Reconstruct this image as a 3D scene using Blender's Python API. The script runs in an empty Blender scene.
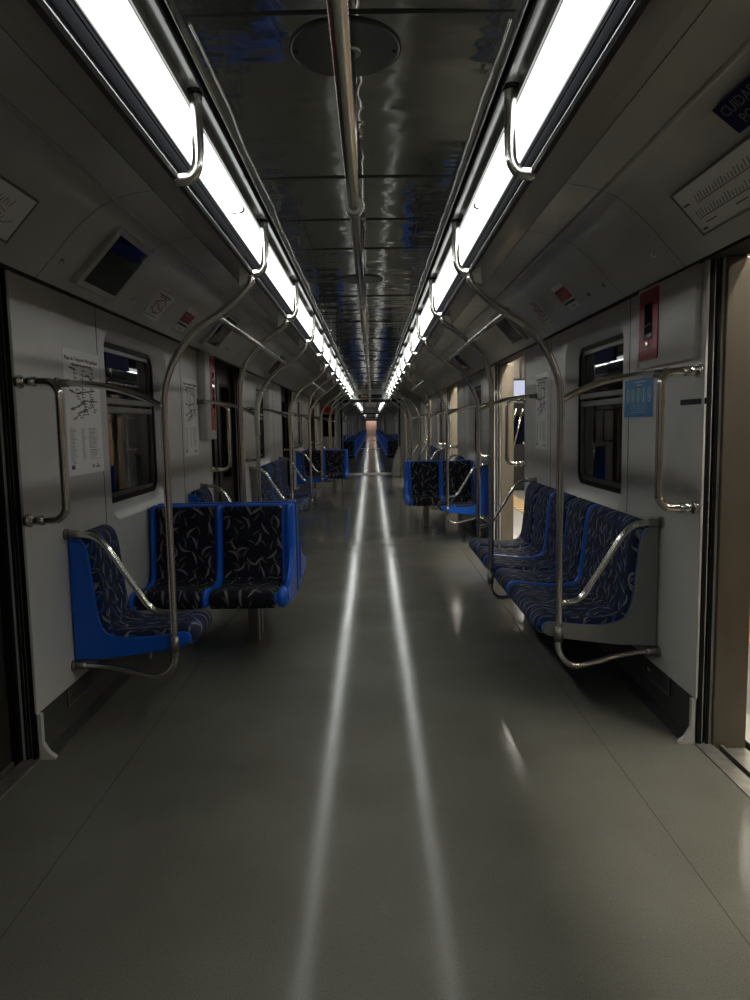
import bpy, bmesh, math, random
from mathutils import Vector, Matrix
R=random.Random(7)
S=bpy.context.scene; COL=S.collection
PI=math.pi
P=5.13                       # door to door period of the car
SEC=[(3.0+P*k,6.5+P*k) for k in range(3)]+[(18.39,20.2)]
CAR_END=20.2; CAR0=-3.0
# ------------------------------------------------------------------ materials
def mat(name,col,rough=.5,metal=0,spec=.5,bump=None,emit=None,estr=1,coat=0,noise=None,trans=0,alpha=1):
    m=bpy.data.materials.new(name); m.use_nodes=True; nt=m.node_tree; b=nt.nodes['Principled BSDF']
    b.inputs['Base Color'].default_value=(*col,1); b.inputs['Roughness'].default_value=rough
    b.inputs['Metallic'].default_value=metal; b.inputs['Specular IOR Level'].default_value=spec
    if coat: b.inputs['Coat Weight'].default_value=coat; b.inputs['Coat Roughness'].default_value=.08
    if trans: b.inputs['Transmission Weight'].default_value=trans
    if emit: b.inputs['Emission Color'].default_value=(*emit,1); b.inputs['Emission Strength'].default_value=estr
    if noise or bump:
        tc=nt.nodes.new('ShaderNodeTexCoord')
    if noise:      # (scale, amount, stretch)
        mp=nt.nodes.new('ShaderNodeMapping'); mp.inputs['Scale'].default_value=noise[2] if len(noise)>2 else (1,1,1)
        n=nt.nodes.new('ShaderNodeTexNoise'); n.inputs['Scale'].default_value=noise[0]; n.inputs['Detail'].default_value=5
        r=nt.nodes.new('ShaderNodeValToRGB'); a=noise[1]
        r.color_ramp.elements[0].color=(*[c*(1-a) for c in col],1); r.color_ramp.elements[0].position=.3
        r.color_ramp.elements[1].color=(*[min(1,c*(1+a)) for c in col],1); r.color_ramp.elements[1].position=.7
        nt.links.new(tc.outputs['Object'],mp.inputs[0]); nt.links.new(mp.outputs[0],n.inputs['Vector'])
        nt.links.new(n.outputs['Fac'],r.inputs[0]); nt.links.new(r.outputs[0],b.inputs['Base Color'])
    if bump:       # (scale, strength, stretch)
        mp=nt.nodes.new('ShaderNodeMapping'); mp.inputs['Scale'].default_value=bump[2] if len(bump)>2 else (1,1,1)
        n=nt.nodes.new('ShaderNodeTexNoise'); n.inputs['Scale'].default_value=bump[0]; n.inputs['Detail'].default_value=3
        bp=nt.nodes.new('ShaderNodeBump'); bp.inputs['Strength'].default_value=bump[1]; bp.inputs['Distance'].default_value=bump[3] if len(bump)>3 else .01
        nt.links.new(tc.outputs['Object'],mp.inputs[0]); nt.links.new(mp.outputs[0],n.inputs['Vector'])
        nt.links.new(n.outputs['Fac'],bp.inputs['Height']); nt.links.new(bp.outputs[0],b.inputs['Normal'])
    return m
M={}
M['wall']=mat('painted_wall_panel',(.55,.545,.515),.33,bump=(2.2,.25,(1,1,.6),.01),noise=(3,.06))
M['cove']=mat('cove_panel',(.50,.495,.465),.17,bump=(3,.35,(1,1,1),.01),noise=(2.5,.08))
M['soffit']=mat('soffit_panel',(.24,.245,.235),.13,bump=(2.5,.3,(1,.5,1),.01))
M['ceiling']=mat('ceiling_metal',(.26,.26,.24),.045,metal=.7,bump=(1.5,.7,(1.0,2.2,1),.014))
M['rail']=mat('lip_metal',(.02,.02,.021),.6,metal=.3)
M['lipblack']=mat('lip_black',(.008,.008,.009),1.0,spec=0)
M['reflection_line']=mat('polished_reflection_line',(.8,.8,.77),.18,metal=1)
M['steel']=mat('brushed_steel',(.72,.70,.65),.21,metal=1)
M['steeldark']=mat('dark_steel',(.30,.29,.27),.38,metal=1)
M['doorpost']=mat('stainless_door_post',(.20,.172,.135),.38,metal=.6,noise=(5,.15,(1,1,.4)))
M['pole_highlight']=mat('cream_pole_highlight',(.62,.60,.50),.5)
M['black']=mat('black_rubber',(.004,.004,.0045),.55,spec=.2)
M['groove']=mat('joint_black',(.01,.01,.01),.7)
M['blue']=mat('blue_plastic',(.004,.10,.56),.32,bump=(40,.05,(1,1,1),.002))
M['greyshell']=mat('grey_plastic',(.20,.205,.20),.35)
M['kick']=mat('kick_vinyl',(.05,.052,.048),.5)
M['white']=mat('sticker_white',(.78,.78,.75),.45)
M['paper']=mat('poster_paper',(.80,.80,.78),.4)
M['ink']=mat('ink_dark',(.03,.03,.035),.5)
M['inkgrey']=mat('ink_grey',(.16,.16,.16),.5)
M['red']=mat('sign_red',(.36,.008,.012),.35)
M['redink']=mat('red_ink',(.42,.02,.04),.5)
M['stblue']=mat('sticker_blue',(.01,.17,.42),.4)
M['navy']=mat('sticker_navy',(.012,.016,.07),.8,spec=.2)
M['lightblue']=mat('sticker_lightblue',(.35,.55,.62),.4)
M['yellow']=mat('sticker_yellow',(.6,.5,.03),.5)
M['pink']=mat('lettering_pink',(.34,.14,.13),.5)
M['teal']=mat('line_teal',(.03,.16,.15),.5)
M['screen']=mat('screen_glass',(.003,.004,.014),.05,spec=.12)
M['doorleaf']=mat('door_leaf',(.05,.047,.042),.4,metal=.4)
M['alu']=mat('window_aluminium',(.15,.15,.145),.35,metal=.7)
M['sill']=mat('threshold_metal',(.30,.29,.26),.4,metal=.7,noise=(20,.2))
M['bellows']=mat('bellows_grey',(.17,.17,.17),.6)
M['portal']=mat('portal_grey',(.30,.31,.30),.4)
M['platform']=mat('platform_tile',(.10,.095,.085),.35,noise=(3,.12))
M['platform_edge']=mat('platform_edge_paint',(.22,.21,.18),.5)
M['plate']=mat('ceiling_plate_paint',(.035,.035,.033),.35)
M['tactile']=mat('tactile_yellow',(.20,.11,.02),.6)
M['stone']=mat('station_wall',(.30,.20,.14),.5,noise=(1.2,.3,(1,1,2)))
M['concrete']=mat('tunnel_concrete',(.03,.03,.03),.9)
M['trainred']=mat('train_red',(.50,.03,.02),.4)
M['darkcloth']=mat('dark_metalwork',(.02,.02,.022),.35,metal=.3)
M['pinkwall']=mat('pale_pink_wall',(.75,.56,.49),.6)
def emis(name,col,s):
    m=bpy.data.materials.new(name); m.use_nodes=True; nt=m.node_tree; nt.nodes.clear()
    e=nt.nodes.new('ShaderNodeEmission'); o=nt.nodes.new('ShaderNodeOutputMaterial')
    e.inputs[0].default_value=(*col,1); e.inputs[1].default_value=s; nt.links.new(e.outputs[0],o.inputs[0]); return m
LAMP=17
M['lampfar']=emis('lamp_far',(.97,1.0,.97),6)
M['lamp']=emis('lamp_diffuser',(.97,1.0,.97),LAMP)
def lampcore(m):
    nt=m.node_tree; e=[n for n in nt.nodes if n.type=='EMISSION'][0]; N=nt.nodes.new; L=nt.links.new
    tc=N('ShaderNodeTexCoord'); sx=N('ShaderNodeSeparateXYZ'); L(tc.outputs['Object'],sx.inputs[0])
    r=N('ShaderNodeValToRGB'); mr=N('ShaderNodeMapRange'); mr.inputs[1].default_value=.455; mr.inputs[2].default_value=.536; L(sx.outputs[0],mr.inputs[0]); L(mr.outputs[0],r.inputs[0])
    cr=r.color_ramp; cr.interpolation='EASE'; cr.elements[0].position=0; cr.elements[0].color=(.10,.10,.10,1); cr.elements[1].position=1; cr.elements[1].color=(.018,.018,.018,1)
    for p,v in ((.12,.25),(.32,1),(.72,1),(.92,.2)):
        q=cr.elements.new(p); q.color=(v,v,v,1)
    ml=N('ShaderNodeMath'); ml.operation='MULTIPLY'; ml.inputs[1].default_value=LAMP; L(r.outputs[0],ml.inputs[0]); L(ml.outputs[0],e.inputs[1])
lampcore(M['lamp'])
M['plamp']=emis('platform_lamp',(1,.95,.82),100)
M['led']=emis('led_orange',(1,.45,.08),.5)
M['display']=emis('display_lit',(.75,.78,1.0),.8)
def glass(name,tint,rough=.02):
    m=bpy.data.materials.new(name); m.use_nodes=True; nt=m.node_tree; nt.nodes.clear()
    t=nt.nodes.new('ShaderNodeBsdfTransparent'); g=nt.nodes.new('ShaderNodeBsdfGlossy'); x=nt.nodes.new('ShaderNodeMixShader')
    f=nt.nodes.new('ShaderNodeFresnel'); f.inputs[0].default_value=1.5; o=nt.nodes.new('ShaderNodeOutputMaterial')
    t.inputs[0].default_value=(*tint,1); g.inputs['Roughness'].default_value=rough
    nt.links.new(f.outputs[0],x.inputs[0]); nt.links.new(t.outputs[0],x.inputs[1]); nt.links.new(g.outputs[0],x.inputs[2]); nt.links.new(x.outputs[0],o.inputs[0]); return m
M['glass']=glass('window_glass',(.55,.55,.52))

def floor_mat():
    m=mat('floor_vinyl',(.15,.15,.13),.2,spec=.065); nt=m.node_tree; b=nt.nodes['Principled BSDF']
    N=nt.nodes.new; L=nt.links.new
    tc=N('ShaderNodeTexCoord'); sx=N('ShaderNodeSeparateXYZ'); L(tc.outputs['Object'],sx.inputs[0])
    n=N('ShaderNodeTexNoise'); n.inputs['Scale'].default_value=220; n.inputs['Detail'].default_value=2; L(tc.outputs['Object'],n.inputs['Vector'])
    r=N('ShaderNodeValToRGB'); r.color_ramp.elements[0].position=.30; r.color_ramp.elements[0].color=(.08,.08,.068,1)
    r.color_ramp.elements[1].position=.42; r.color_ramp.elements[1].color=(.136,.135,.117,1)
    e=r.color_ramp.elements.new(.75); e.color=(.152,.150,.130,1); L(n.outputs['Fac'],r.inputs[0])
    n2=N('ShaderNodeTexNoise'); n2.inputs['Scale'].default_value=1.6; n2.inputs['Detail'].default_value=6; L(tc.outputs['Object'],n2.inputs['Vector'])
    r2=N('ShaderNodeValToRGB'); r2.color_ramp.elements[0].position=.3; r2.color_ramp.elements[0].color=(.82,.82,.80,1); r2.color_ramp.elements[1].position=.7; r2.color_ramp.elements[1].color=(1.12,1.12,1.1,1)
    L(n2.outputs['Fac'],r2.inputs[0])
    mx=N('ShaderNodeMix'); mx.data_type='RGBA'; mx.blend_type='MULTIPLY'; mx.inputs[0].default_value=1; L(r.outputs[0],mx.inputs[6]); L(r2.outputs[0],mx.inputs[7])
    ab=N('ShaderNodeMath'); ab.operation='ABSOLUTE'; L(sx.outputs[0],ab.inputs[0])
    s=N('ShaderNodeMath'); s.operation='SUBTRACT'; s.inputs[1].default_value=1.02; L(ab.outputs[0],s.inputs[0])
    a2=N('ShaderNodeMath'); a2.operation='ABSOLUTE'; L(s.outputs[0],a2.inputs[0])
    lt=N('ShaderNodeMath'); lt.operation='LESS_THAN'; lt.inputs[1].default_value=.0013; L(a2.outputs[0],lt.inputs[0])
    m2=N('ShaderNodeMix'); m2.data_type='RGBA'; L(lt.outputs[0],m2.inputs[0]); L(mx.outputs[2],m2.inputs[6]); m2.inputs[7].default_value=(.045,.045,.038,1)
    L(m2.outputs[2],b.inputs['Base Color'])
    rr=N('ShaderNodeMapRange'); rr.inputs[3].default_value=.09; rr.inputs[4].default_value=.145; L(n2.outputs['Fac'],rr.inputs[0]); L(rr.outputs[0],b.inputs['Roughness'])
    n3=N('ShaderNodeTexNoise'); n3.inputs['Scale'].default_value=90; L(tc.outputs['Object'],n3.inputs['Vector'])
    bp=N('ShaderNodeBump'); bp.inputs['Strength'].default_value=.18; bp.inputs['Distance'].default_value=.001; L(n3.outputs['Fac'],bp.inputs['Height']); L(bp.outputs[0],b.inputs['Normal'])
    return m
M['floor']=floor_mat()

def fabric(name,base,stroke,blue,scale,blue_amt):
    """woven cloth with short curved brush strokes, one or two per cell, on UVs in metres"""
    m=mat(name,base,.8,spec=.25); nt=m.node_tree; b=nt.nodes['Principled BSDF']; N=nt.nodes.new; L=nt.links.new
    tc=N('ShaderNodeTexCoord')
    def layer(sc,off,halfw,halfl,curv):
        mp=N('ShaderNodeMapping'); mp.inputs['Scale'].default_value=(sc,sc,1); mp.inputs['Location'].default_value=(off,off*.7,0); L(tc.outputs['UV'],mp.inputs[0])
        v=N('ShaderNodeTexVoronoi'); v.voronoi_dimensions='2D'; v.inputs['Scale'].default_value=1; v.inputs['Randomness'].default_value=.75; L(mp.outputs[0],v.inputs['Vector'])
        d=N('ShaderNodeVectorMath'); d.operation='SUBTRACT'; L(mp.outputs[0],d.inputs[0]); L(v.outputs['Position'],d.inputs[1])
        sc_=N('ShaderNodeSeparateColor'); L(v.outputs['Color'],sc_.inputs[0])
        an=N('ShaderNodeMapRange'); an.inputs[3].default_value=.45; an.inputs[4].default_value=2.7; L(sc_.outputs[0],an.inputs[0])
        ro=N('ShaderNodeVectorRotate'); ro.rotation_type='Z_AXIS'; L(d.outputs[0],ro.inputs['Vector']); L(an.outputs[0],ro.inputs['Angle'])
        s=N('ShaderNodeSeparateXYZ'); L(ro.outputs[0],s.inputs[0])
        def mth(op,a,b_=None):
            q=N('ShaderNodeMath'); q.operation=op
            for i,x in enumerate((a,b_)):
                if x is None: continue
                if isinstance(x,(int,float)): q.inputs[i].default_value=x
                else: L(x,q.inputs[i])
            return q.outputs[0]
        x2=mth('MULTIPLY',s.outputs[0],s.outputs[0])
        k=mth('MULTIPLY',mth('SUBTRACT',sc_.outputs[1],.5),curv)
        yy=mth('ABSOLUTE',mth('SUBTRACT',s.outputs[1],mth('MULTIPLY',x2,k)))
        env=mth('MULTIPLY',mth('SUBTRACT',1,mth('DIVIDE',x2,halfl*halfl)),halfw)
        return mth('LESS_THAN',yy,env), sc_.outputs[2]
    a,ra=layer(scale,0,.075,.50,2.2)
    c,rc=layer(scale*1.25,3.3,.07,.45,2.4)
    e,re=layer(scale*1.0,7.7,.085,.50,2.0)
    mx=N('ShaderNodeMix'); mx.data_type='RGBA'; mx.inputs[6].default_value=(*base,1); mx.inputs[7].default_value=(*blue,1)
    q=N('ShaderNodeMath'); q.operation='MULTIPLY'; q.inputs[1].default_value=blue_amt; L(e,q.inputs[0]); L(q.outputs[0],mx.inputs[0])
    m2=N('ShaderNodeMix'); m2.data_type='RGBA'; q2=N('ShaderNodeMath'); q2.operation='MULTIPLY'; q2.inputs[1].default_value=.45; L(c,q2.inputs[0]); L(q2.outputs[0],m2.inputs[0]); L(mx.outputs[2],m2.inputs[6]); m2.inputs[7].default_value=(*stroke,1)
    m3=N('ShaderNodeMix'); m3.data_type='RGBA'; L(a,m3.inputs[0]); L(m2.outputs[2],m3.inputs[6]); m3.inputs[7].default_value=(*stroke,1)
    L(m3.outputs[2],b.inputs['Base Color'])
    n=N('ShaderNodeTexNoise'); n.inputs['Scale'].default_value=900; L(tc.outputs['UV'],n.inputs['Vector'])
    bp=N('ShaderNodeBump'); bp.inputs['Strength'].default_value=.3; bp.inputs['Distance'].default_value=.001; L(n.outputs['Fac'],bp.inputs['Height']); L(bp.outputs[0],b.inputs['Normal'])
    return m
M['fabric']=fabric('seat_fabric_dark',(.006,.007,.012),(.16,.155,.15),(.012,.03,.10),10,.4)
M['fabric_blue']=fabric('seat_fabric_blue',(.012,.018,.045),(.20,.21,.22),(.018,.07,.26),12,.9)

# ------------------------------------------------------------------ mesh helpers
def obj(name,bm,m,parent=None,smooth=False,loc=None,auto=None):
    bmesh.ops.recalc_face_normals(bm,faces=bm.faces)
    me=bpy.data.meshes.new(name); bm.to_mesh(me); bm.free()
    for mm in (m if isinstance(m,list) else [m]): me.materials.append(M[mm] if isinstance(mm,str) else mm)
    if smooth:
        for p in me.polygons: p.use_smooth=True
        if auto: me.set_sharp_from_angle(angle=math.radians(auto))
    o=bpy.data.objects.new(name,me); COL.objects.link(o)
    if parent: o.parent=parent
    if loc: o.location=loc
    return o
def box(bm,x0,x1,y0,y1,z0,z1,bev=0,mi=0):
    vs=[bm.verts.new(p) for p in [(x0,y0,z0),(x1,y0,z0),(x1,y1,z0),(x0,y1,z0),(x0,y0,z1),(x1,y0,z1),(x1,y1,z1),(x0,y1,z1)]]
    fs=[bm.faces.new([vs[i] for i in q]) for q in [(0,3,2,1),(4,5,6,7),(0,1,5,4),(1,2,6,5),(2,3,7,6),(3,0,4,7)]]
    for f in fs: f.material_index=mi
    if bev:
        es=list({e for f in fs for e in f.edges})
        bmesh.ops.bevel(bm,geom=es,offset=bev,segments=2,affect='EDGES',profile=.5)
    return bm
def B(*a,**k): return box(bmesh.new(),*a,**k)
def smoothpts(pts,sub=6):
    pts=[Vector(p) for p in pts]; out=[]
    for i in range(len(pts)-1):
        p0=pts[max(i-1,0)];p1=pts[i];p2=pts[i+1];p3=pts[min(i+2,len(pts)-1)]
        for j in range(sub):
            t=j/sub
            out.append(.5*((2*p1)+(-p0+p2)*t+(2*p0-5*p1+4*p2-p3)*t*t+(-p0+3*p1-3*p2+p3)*t**3))
    out.append(pts[-1]); return out
def tube(bm,pts,r,seg=12,caps=True,mi=0):
    pts=[Vector(p) for p in pts]; rings=[]; n=None
    for i,p in enumerate(pts):
        t=(pts[min(i+1,len(pts)-1)]-pts[max(i-1,0)]).normalized()
        if n is None:
            n=t.orthogonal().normalized()
        else:
            n=(n-t*n.dot(t)).normalized()
        b=t.cross(n)
        rr=r[i] if isinstance(r,(list,tuple)) else r
        rings.append([bm.verts.new(p+(n*math.cos(a)+b*math.sin(a))*rr) for a in [2*PI*k/seg for k in range(seg)]])
    for a,b in zip(rings,rings[1:]):
        for k in range(seg):
            f=bm.faces.new([a[k],a[(k+1)%seg],b[(k+1)%seg],b[k]]); f.smooth=True; f.material_index=mi
    if caps:
        bm.faces.new(rings[0][::-1]); bm.faces.new(rings[-1])
    return bm
def T(pts,r,seg=12): return tube(bmesh.new(),pts,r,seg)
def extr(bm,poly,y0,y1,axis='y',mi=0,closed=True):
    """extrude a polygon of (a,b): axis y -> (x,z) profile"""
    def mk(p,t):
        return (p[0],t,p[1]) if axis=='y' else ((t,p[0],p[1]) if axis=='x' else (p[0],p[1],t))
    A=[bm.verts.new(mk(p,y0)) for p in poly]; C=[bm.verts.new(mk(p,y1)) for p in poly]; n=len(poly)
    for i in range(n if closed else n-1):
        f=bm.faces.new([A[i],A[(i+1)%n],C[(i+1)%n],C[i]]); f.material_index=mi
    if closed:
        f=bm.faces.new(A[::-1]); f.material_index=mi; f=bm.faces.new(C); f.material_index=mi
    return bm
def rrect(y0,y1,z0,z1,r,n=6):
    out=[]
    for cy,cz,a0 in [(y1-r,z1-r,0),(y0+r,z1-r,90),(y0+r,z0+r,180),(y1-r,z0+r,270)]:
        for i in range(n+1):
            a=math.radians(a0+90*i/n); out.append((cy+r*math.cos(a),cz+r*math.sin(a)))
    return out
def thing(name,label,cat,loc=(0,0,0),rz=0,group=None):
    o=bpy.data.objects.new(name,None); COL.objects.link(o); o.location=loc; o.rotation_euler=(0,0,rz)
    o.empty_display_size=.1
    return tag(o,label,cat,group)
def tag(o,label,cat,group=None,kind=None):
    o['label']=label; o['category']=cat
    if group: o['group']=group
    if kind: o['kind']=kind
    return o
def struct(name,bm,m,smooth=False,auto=None,label=None):
    o=obj(name,bm,m,smooth=smooth,auto=auto); o['kind']='structure'
    if label: o['label']=label
    return o
KIDS={}
def dup(root,loc,rz=None,label=None,group=None,scale=None):
    r=root.copy(); COL.objects.link(r); r.location=loc
    if rz is not None: r.rotation_euler=(0,0,rz)
    if scale: r.scale=scale
    if label: r['label']=label
    if group: r['group']=group
    for ch in list(root.children):
        c=ch.copy(); COL.objects.link(c); c.parent=r
        for g in ch.children:
            d=g.copy(); COL.objects.link(d); d.parent=c
    return r
def text_bm(txt,size,m4,bm=None,extr_=.0004,align='CENTER'):
    cu=bpy.data.curves.new('t','FONT'); cu.body=txt; cu.size=size; cu.extrude=extr_; cu.align_x=align; cu.align_y='CENTER'; cu.resolution_u=2
    o=bpy.data.objects.new('t',cu); me=bpy.data.meshes.new_from_object(o)
    bm=bm or bmesh.new(); b2=bmesh.new(); b2.from_mesh(me); b2.transform(m4)
    tmp=bpy.data.meshes.new('x'); b2.to_mesh(tmp); bm.from_mesh(tmp); b2.free()
    bpy.data.objects.remove(o); bpy.data.curves.remove(cu); bpy.data.meshes.remove(me); bpy.data.meshes.remove(tmp)
    return bm
def frame(o,ux,uy):
    """matrix whose local x,y axes are ux,uy and z their cross, at o"""
    ux=Vector(ux).normalized(); uy=Vector(uy).normalized(); uz=ux.cross(uy)
    return Matrix(((ux.x,uy.x,uz.x,o[0]),(ux.y,uy.y,uz.y,o[1]),(ux.z,uy.z,uz.z,o[2]),(0,0,0,1)))
def fbox(bm,F,x0,x1,y0,y1,z0=0,z1=.002,bev=0):
    b2=bmesh.new(); box(b2,x0,x1,y0,y1,z0,z1,bev); b2.transform(F); me=bpy.data.meshes.new('x'); b2.to_mesh(me); bm.from_mesh(me); b2.free(); bpy.data.meshes.remove(me); return bm
def fline(bm,F,pts,w,z=.0025,closed=False):
    pts=[Vector((p[0],p[1],0)) for p in pts]
    if closed: pts.append(pts[0])
    for a,b in zip(pts,pts[1:]):
        d=(b-a); 
        if d.length<1e-6: continue
        d.normalize(); n=Vector((-d.y,d.x,0))*w/2
        vs=[bm.verts.new(F@(v+Vector((0,0,z)))) for v in (a-n,b-n,b+n,a+n)]
        bm.faces.new(vs)
    return bm

# ------------------------------------------------------------------ shell of a car
COVE=[(1.395,2.05),(1.297,2.155),(1.205,2.255),(1.09,2.345),(.985,2.385),(.87,2.405)]
def cove_pts():
    p=smoothpts([(x,0,z) for x,z in COVE],5); return [(q.x,q.z) for q in p]
CP=cove_pts()
def side_shell(s,y0,y1,kind,tagname='wall'):
    """one wall section (solid slab with window hole) between two doorways"""
    nm='wall_left' if s<0 else 'wall_right'
    wins=[]
    e=.035 if s<0 else 0
    if kind=='window': wins=[(y0+.98+e,y0+2.17+e)]
    if kind=='two': wins=[(y0+.35,y0+1.2)]
    bm=bmesh.new()
    outer=[(y0,.20),(y1,.20),(y1,2.05),(y0,2.05)]
    loops=[outer]+[rrect(a,b,.89,1.95,.13) for a,b in wins]
    X0=s*1.41
    edges=[];front=[]
    for lp in loops:
        vs=[bm.verts.new((X0,y,z)) for y,z in lp]; front.append(vs)
        for i in range(len(vs)): edges.append(bm.edges.new((vs[i],vs[(i+1)%len(vs)])))
    bmesh.ops.triangle_fill(bm,use_beauty=True,edges=edges)
    # door ends and outer skin
    for (ya) in (y0,y1):
        vs=[bm.verts.new(p) for p in [(X0,ya,.0),(s*1.55,ya,.0),(s*1.55,ya,2.05),(X0,ya,2.05)]]; bm.faces.new(vs)
    # window reveals
    for (a,b),vs in zip(wins,front[1:]):
        inner=rrect(a+.05,b-.06,.975,1.90,.10)
        iv=[bm.verts.new((s*1.495,y,z)) for y,z in inner]; n=len(iv)
        for i in range(n): 
            f=bm.faces.new([vs[i],vs[(i+1)%n],iv[(i+1)%n],iv[i]]); f.smooth=True
    w=struct(nm,bm,'wall')
    bm=bmesh.new()       # outer skin with the glazing hole
    edges=[]
    for lp in [[(y0,-.1),(y1,-.1),(y1,2.6),(y0,2.6)]]+[rrect(a+.03,b-.04,.97,1.92,.10) for a,b in wins]:
        vs=[bm.verts.new((s*1.56,y,z)) for y,z in lp]
        for i in range(len(vs)): edges.append(bm.edges.new((vs[i],vs[(i+1)%len(vs)])))
    bmesh.ops.triangle_fill(bm,use_beauty=True,edges=edges)
    struct(nm,bm,'steeldark')
    # skirting with a coved foot
    bm=bmesh.new()
    prof=[(s*1.41,.20),(s*1.422,.195),(s*1.422,.05),(s*1.41,.02),(s*1.375,.004),(s*1.36,.0),(s*1.45,-.01),(s*1.45,.20)]
    extr(bm,prof,y0+.02,y1-.02); struct('baseboard_left' if s<0 else 'baseboard_right',bm,'kick',smooth=True,auto=40)
    # panel joints: thin dark strips
    bm=bmesh.new()
    js=[y0+.88+e] if wins else []
    for yj in js: box(bm,s*1.4085,s*1.41,yj,yj+.004,.20,2.05)
    if kind=='window': box(bm,s*1.4085,s*1.41,y0+2.57,y0+2.574,.20,2.05)
    if js:
        struct('trim_1',bm,'groove')
    bm=bmesh.new()
    # door post trims with a toe at the floor
    for ye,d in ((y0,1),(y1,-1)):
        bm2=bmesh.new()
        a,b=(ye,ye+.025*d)
        prof=[(s*1.395,.20),(s*1.395,.07),(s*1.372,.03),(s*1.345,.008),(s*1.345,0),(s*1.42,0),(s*1.42,.20)]
        extr(bm2,prof,min(a,b),max(a,b)); me=bpy.data.meshes.new('x'); bm2.to_mesh(me); bm.from_mesh(me); bm2.free()
        box(bm,s*1.405,s*1.43,min(ye-.004*d,ye+.02*d),max(ye-.004*d,ye+.02*d),.205,2.045,.003)
    struct('trim_2',bm,'wall')
    return wins
WIN_OBJ={}
def window(s,a,b,n):
    """glazing of one window, its origin at the sill"""
    root=bpy.data.objects.new('window_%d'%n,None); COL.objects.link(root); root.location=(s*1.495,a,0); root['kind']='structure'
    L=b-a
    if s in WIN_OBJ:
        for c in WIN_OBJ[s]:
            q=c.copy(); COL.objects.link(q); q.parent=root
        return root
    parts=[]
    def ring(o,i,x0,x1,mm,nm):
        bm=bmesh.new(); n_=len(o)
        v=[[bm.verts.new((s*x,y,z)) for y,z in lp] for x,lp in ((x0,o),(x0,i),(x1,i),(x1,o))]
        for k in range(4):
            for j in range(n_):
                bm.faces.new([v[k][j],v[k][(j+1)%n_],v[(k+1)%4][(j+1)%n_],v[(k+1)%4][j]])
        parts.append(obj(nm,bm,mm,root,smooth=True,auto=40))
    ring(rrect(.04,L-.05,.965,1.91,.10),rrect(.075,L-.085,1.00,1.875,.08),-.005,.03,'black','gasket')
    ring(rrect(.075,L-.085,1.00,1.875,.08),rrect(.10,L-.11,1.025,1.85,.06),.005,.03,'alu','window_frame')
    bm=bmesh.new(); box(bm,s*.0,s*.035,.08,L-.09,1.50,1.535,.004); box(bm,s*-.004,s*.03,.08,L-.09,1.55,1.585,.004)
    parts.append(obj('transom',bm,'alu',root))
    parts.append(obj('pane',B(s*.018,s*.022,.08,L-.09,1.005,1.87),'glass',root))
    WIN_OBJ[s]=parts
    return root

def bulk(y0,y1):
    """ceiling, soffits, coves of a stretch of car"""
    # centre ceiling with rolled edges
    prof=[]
    for i in range(-12,13):
        x=.372*i/12; prof.append((x,2.322-.004*abs(x/.372)**2))
    ed=[(.382,2.3165),(.388,2.313),(.391,2.308),(.391,2.33)]
    prof=[(-x,z) for x,z in reversed(ed)]+prof+ed
    bm=bmesh.new(); ys=[y0]
    yy=y0
    while yy<y1-1e-6:
        ye=min(yy+.25,y1); 
        extr(bm,prof,yy,ye,closed=False); yy=ye
    bmesh.ops.remove_doubles(bm,verts=bm.verts,dist=1e-5)
    struct('ceiling',bm,'ceiling',smooth=True,auto=50)
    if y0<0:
        for s in (-1,1):      # thin polished tube shaped as the wavy lamp reflection along the centre panels
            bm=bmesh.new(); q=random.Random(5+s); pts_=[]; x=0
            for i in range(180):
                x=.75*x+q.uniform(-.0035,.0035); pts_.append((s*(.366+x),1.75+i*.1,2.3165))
            tube(bm,pts_,.0032,8); struct('ceiling_reflection',bm,'reflection_line')
    bm=bmesh.new()
    extr(bm,[(-1.62,2.6),(1.62,2.6),(1.62,2.58),(-1.62,2.58)],y0,y1); struct('ceiling',bm,'groove')
    for s in (-1,1):
        bm=bmesh.new(); extr(bm,[(s*.385,2.345),(s*.41,2.345),(s*.41,2.315)],y0,y1,closed=False); struct('ceiling',bm,'groove')
        bm=bmesh.new(); extr(bm,[(s*.408,2.30),(s*.408,2.318),(s*.452,2.320),(s*.452,2.290),(s*.545,2.262),(s*.545,2.24)],y0,y1,closed=False)
        b3=bmesh.new(); extr(b3,[(s*.545,2.26),(s*.537,2.235),(s*.505,2.105)],y0,y1,closed=False); struct('trim_19',b3,'lipblack')
        extr(bm,[(s*.506,2.090),(s*.70,2.25),(s*.858,2.39)],y0,y1,closed=False)
        struct('ceiling',bm,'soffit')
        bm=bmesh.new(); extr(bm,[(s*.488,2.097),(s*.491,2.086),(s*.503,2.083),(s*.510,2.092),(s*.504,2.106),(s*.492,2.106)],y0,y1)
        for zz in (2.150,2.215):
            xx=.505+.032*(zz-2.105)/.13; b3=bmesh.new(); extr(b3,[(s*(xx+.001),zz-.003),(s*(xx-.003),zz),(s*(xx+.003),zz+.003)],y0,y1); struct('trim_3',b3,'rail' if zz<2.2 else 'lipblack')
        struct('trim_3',bm,'rail')
        bm=bmesh.new(); extr(bm,[(s*.856,2.388),(s*.86,2.42),(s*.873,2.404)],y0,y1); extr(bm,[(s*1.393,2.040),(s*1.393,2.056),(s*1.45,2.056),(s*1.45,2.040)],y0,y1); struct('trim_4',bm,'groove')
        cp=[(s*x,z) for x,z in CP]
        bm=bmesh.new(); extr(bm,cp,y0,y1,closed=False); struct('wall_left' if s<0 else 'wall_right',bm,'cove',smooth=True)
def cove_joint(s,y,w=.006):
    bm=bmesh.new(); a=[(s*(x-.0015),z-.002) for x,z in CP]
    extr(bm,a,y,y+w,closed=False); return bm
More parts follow.
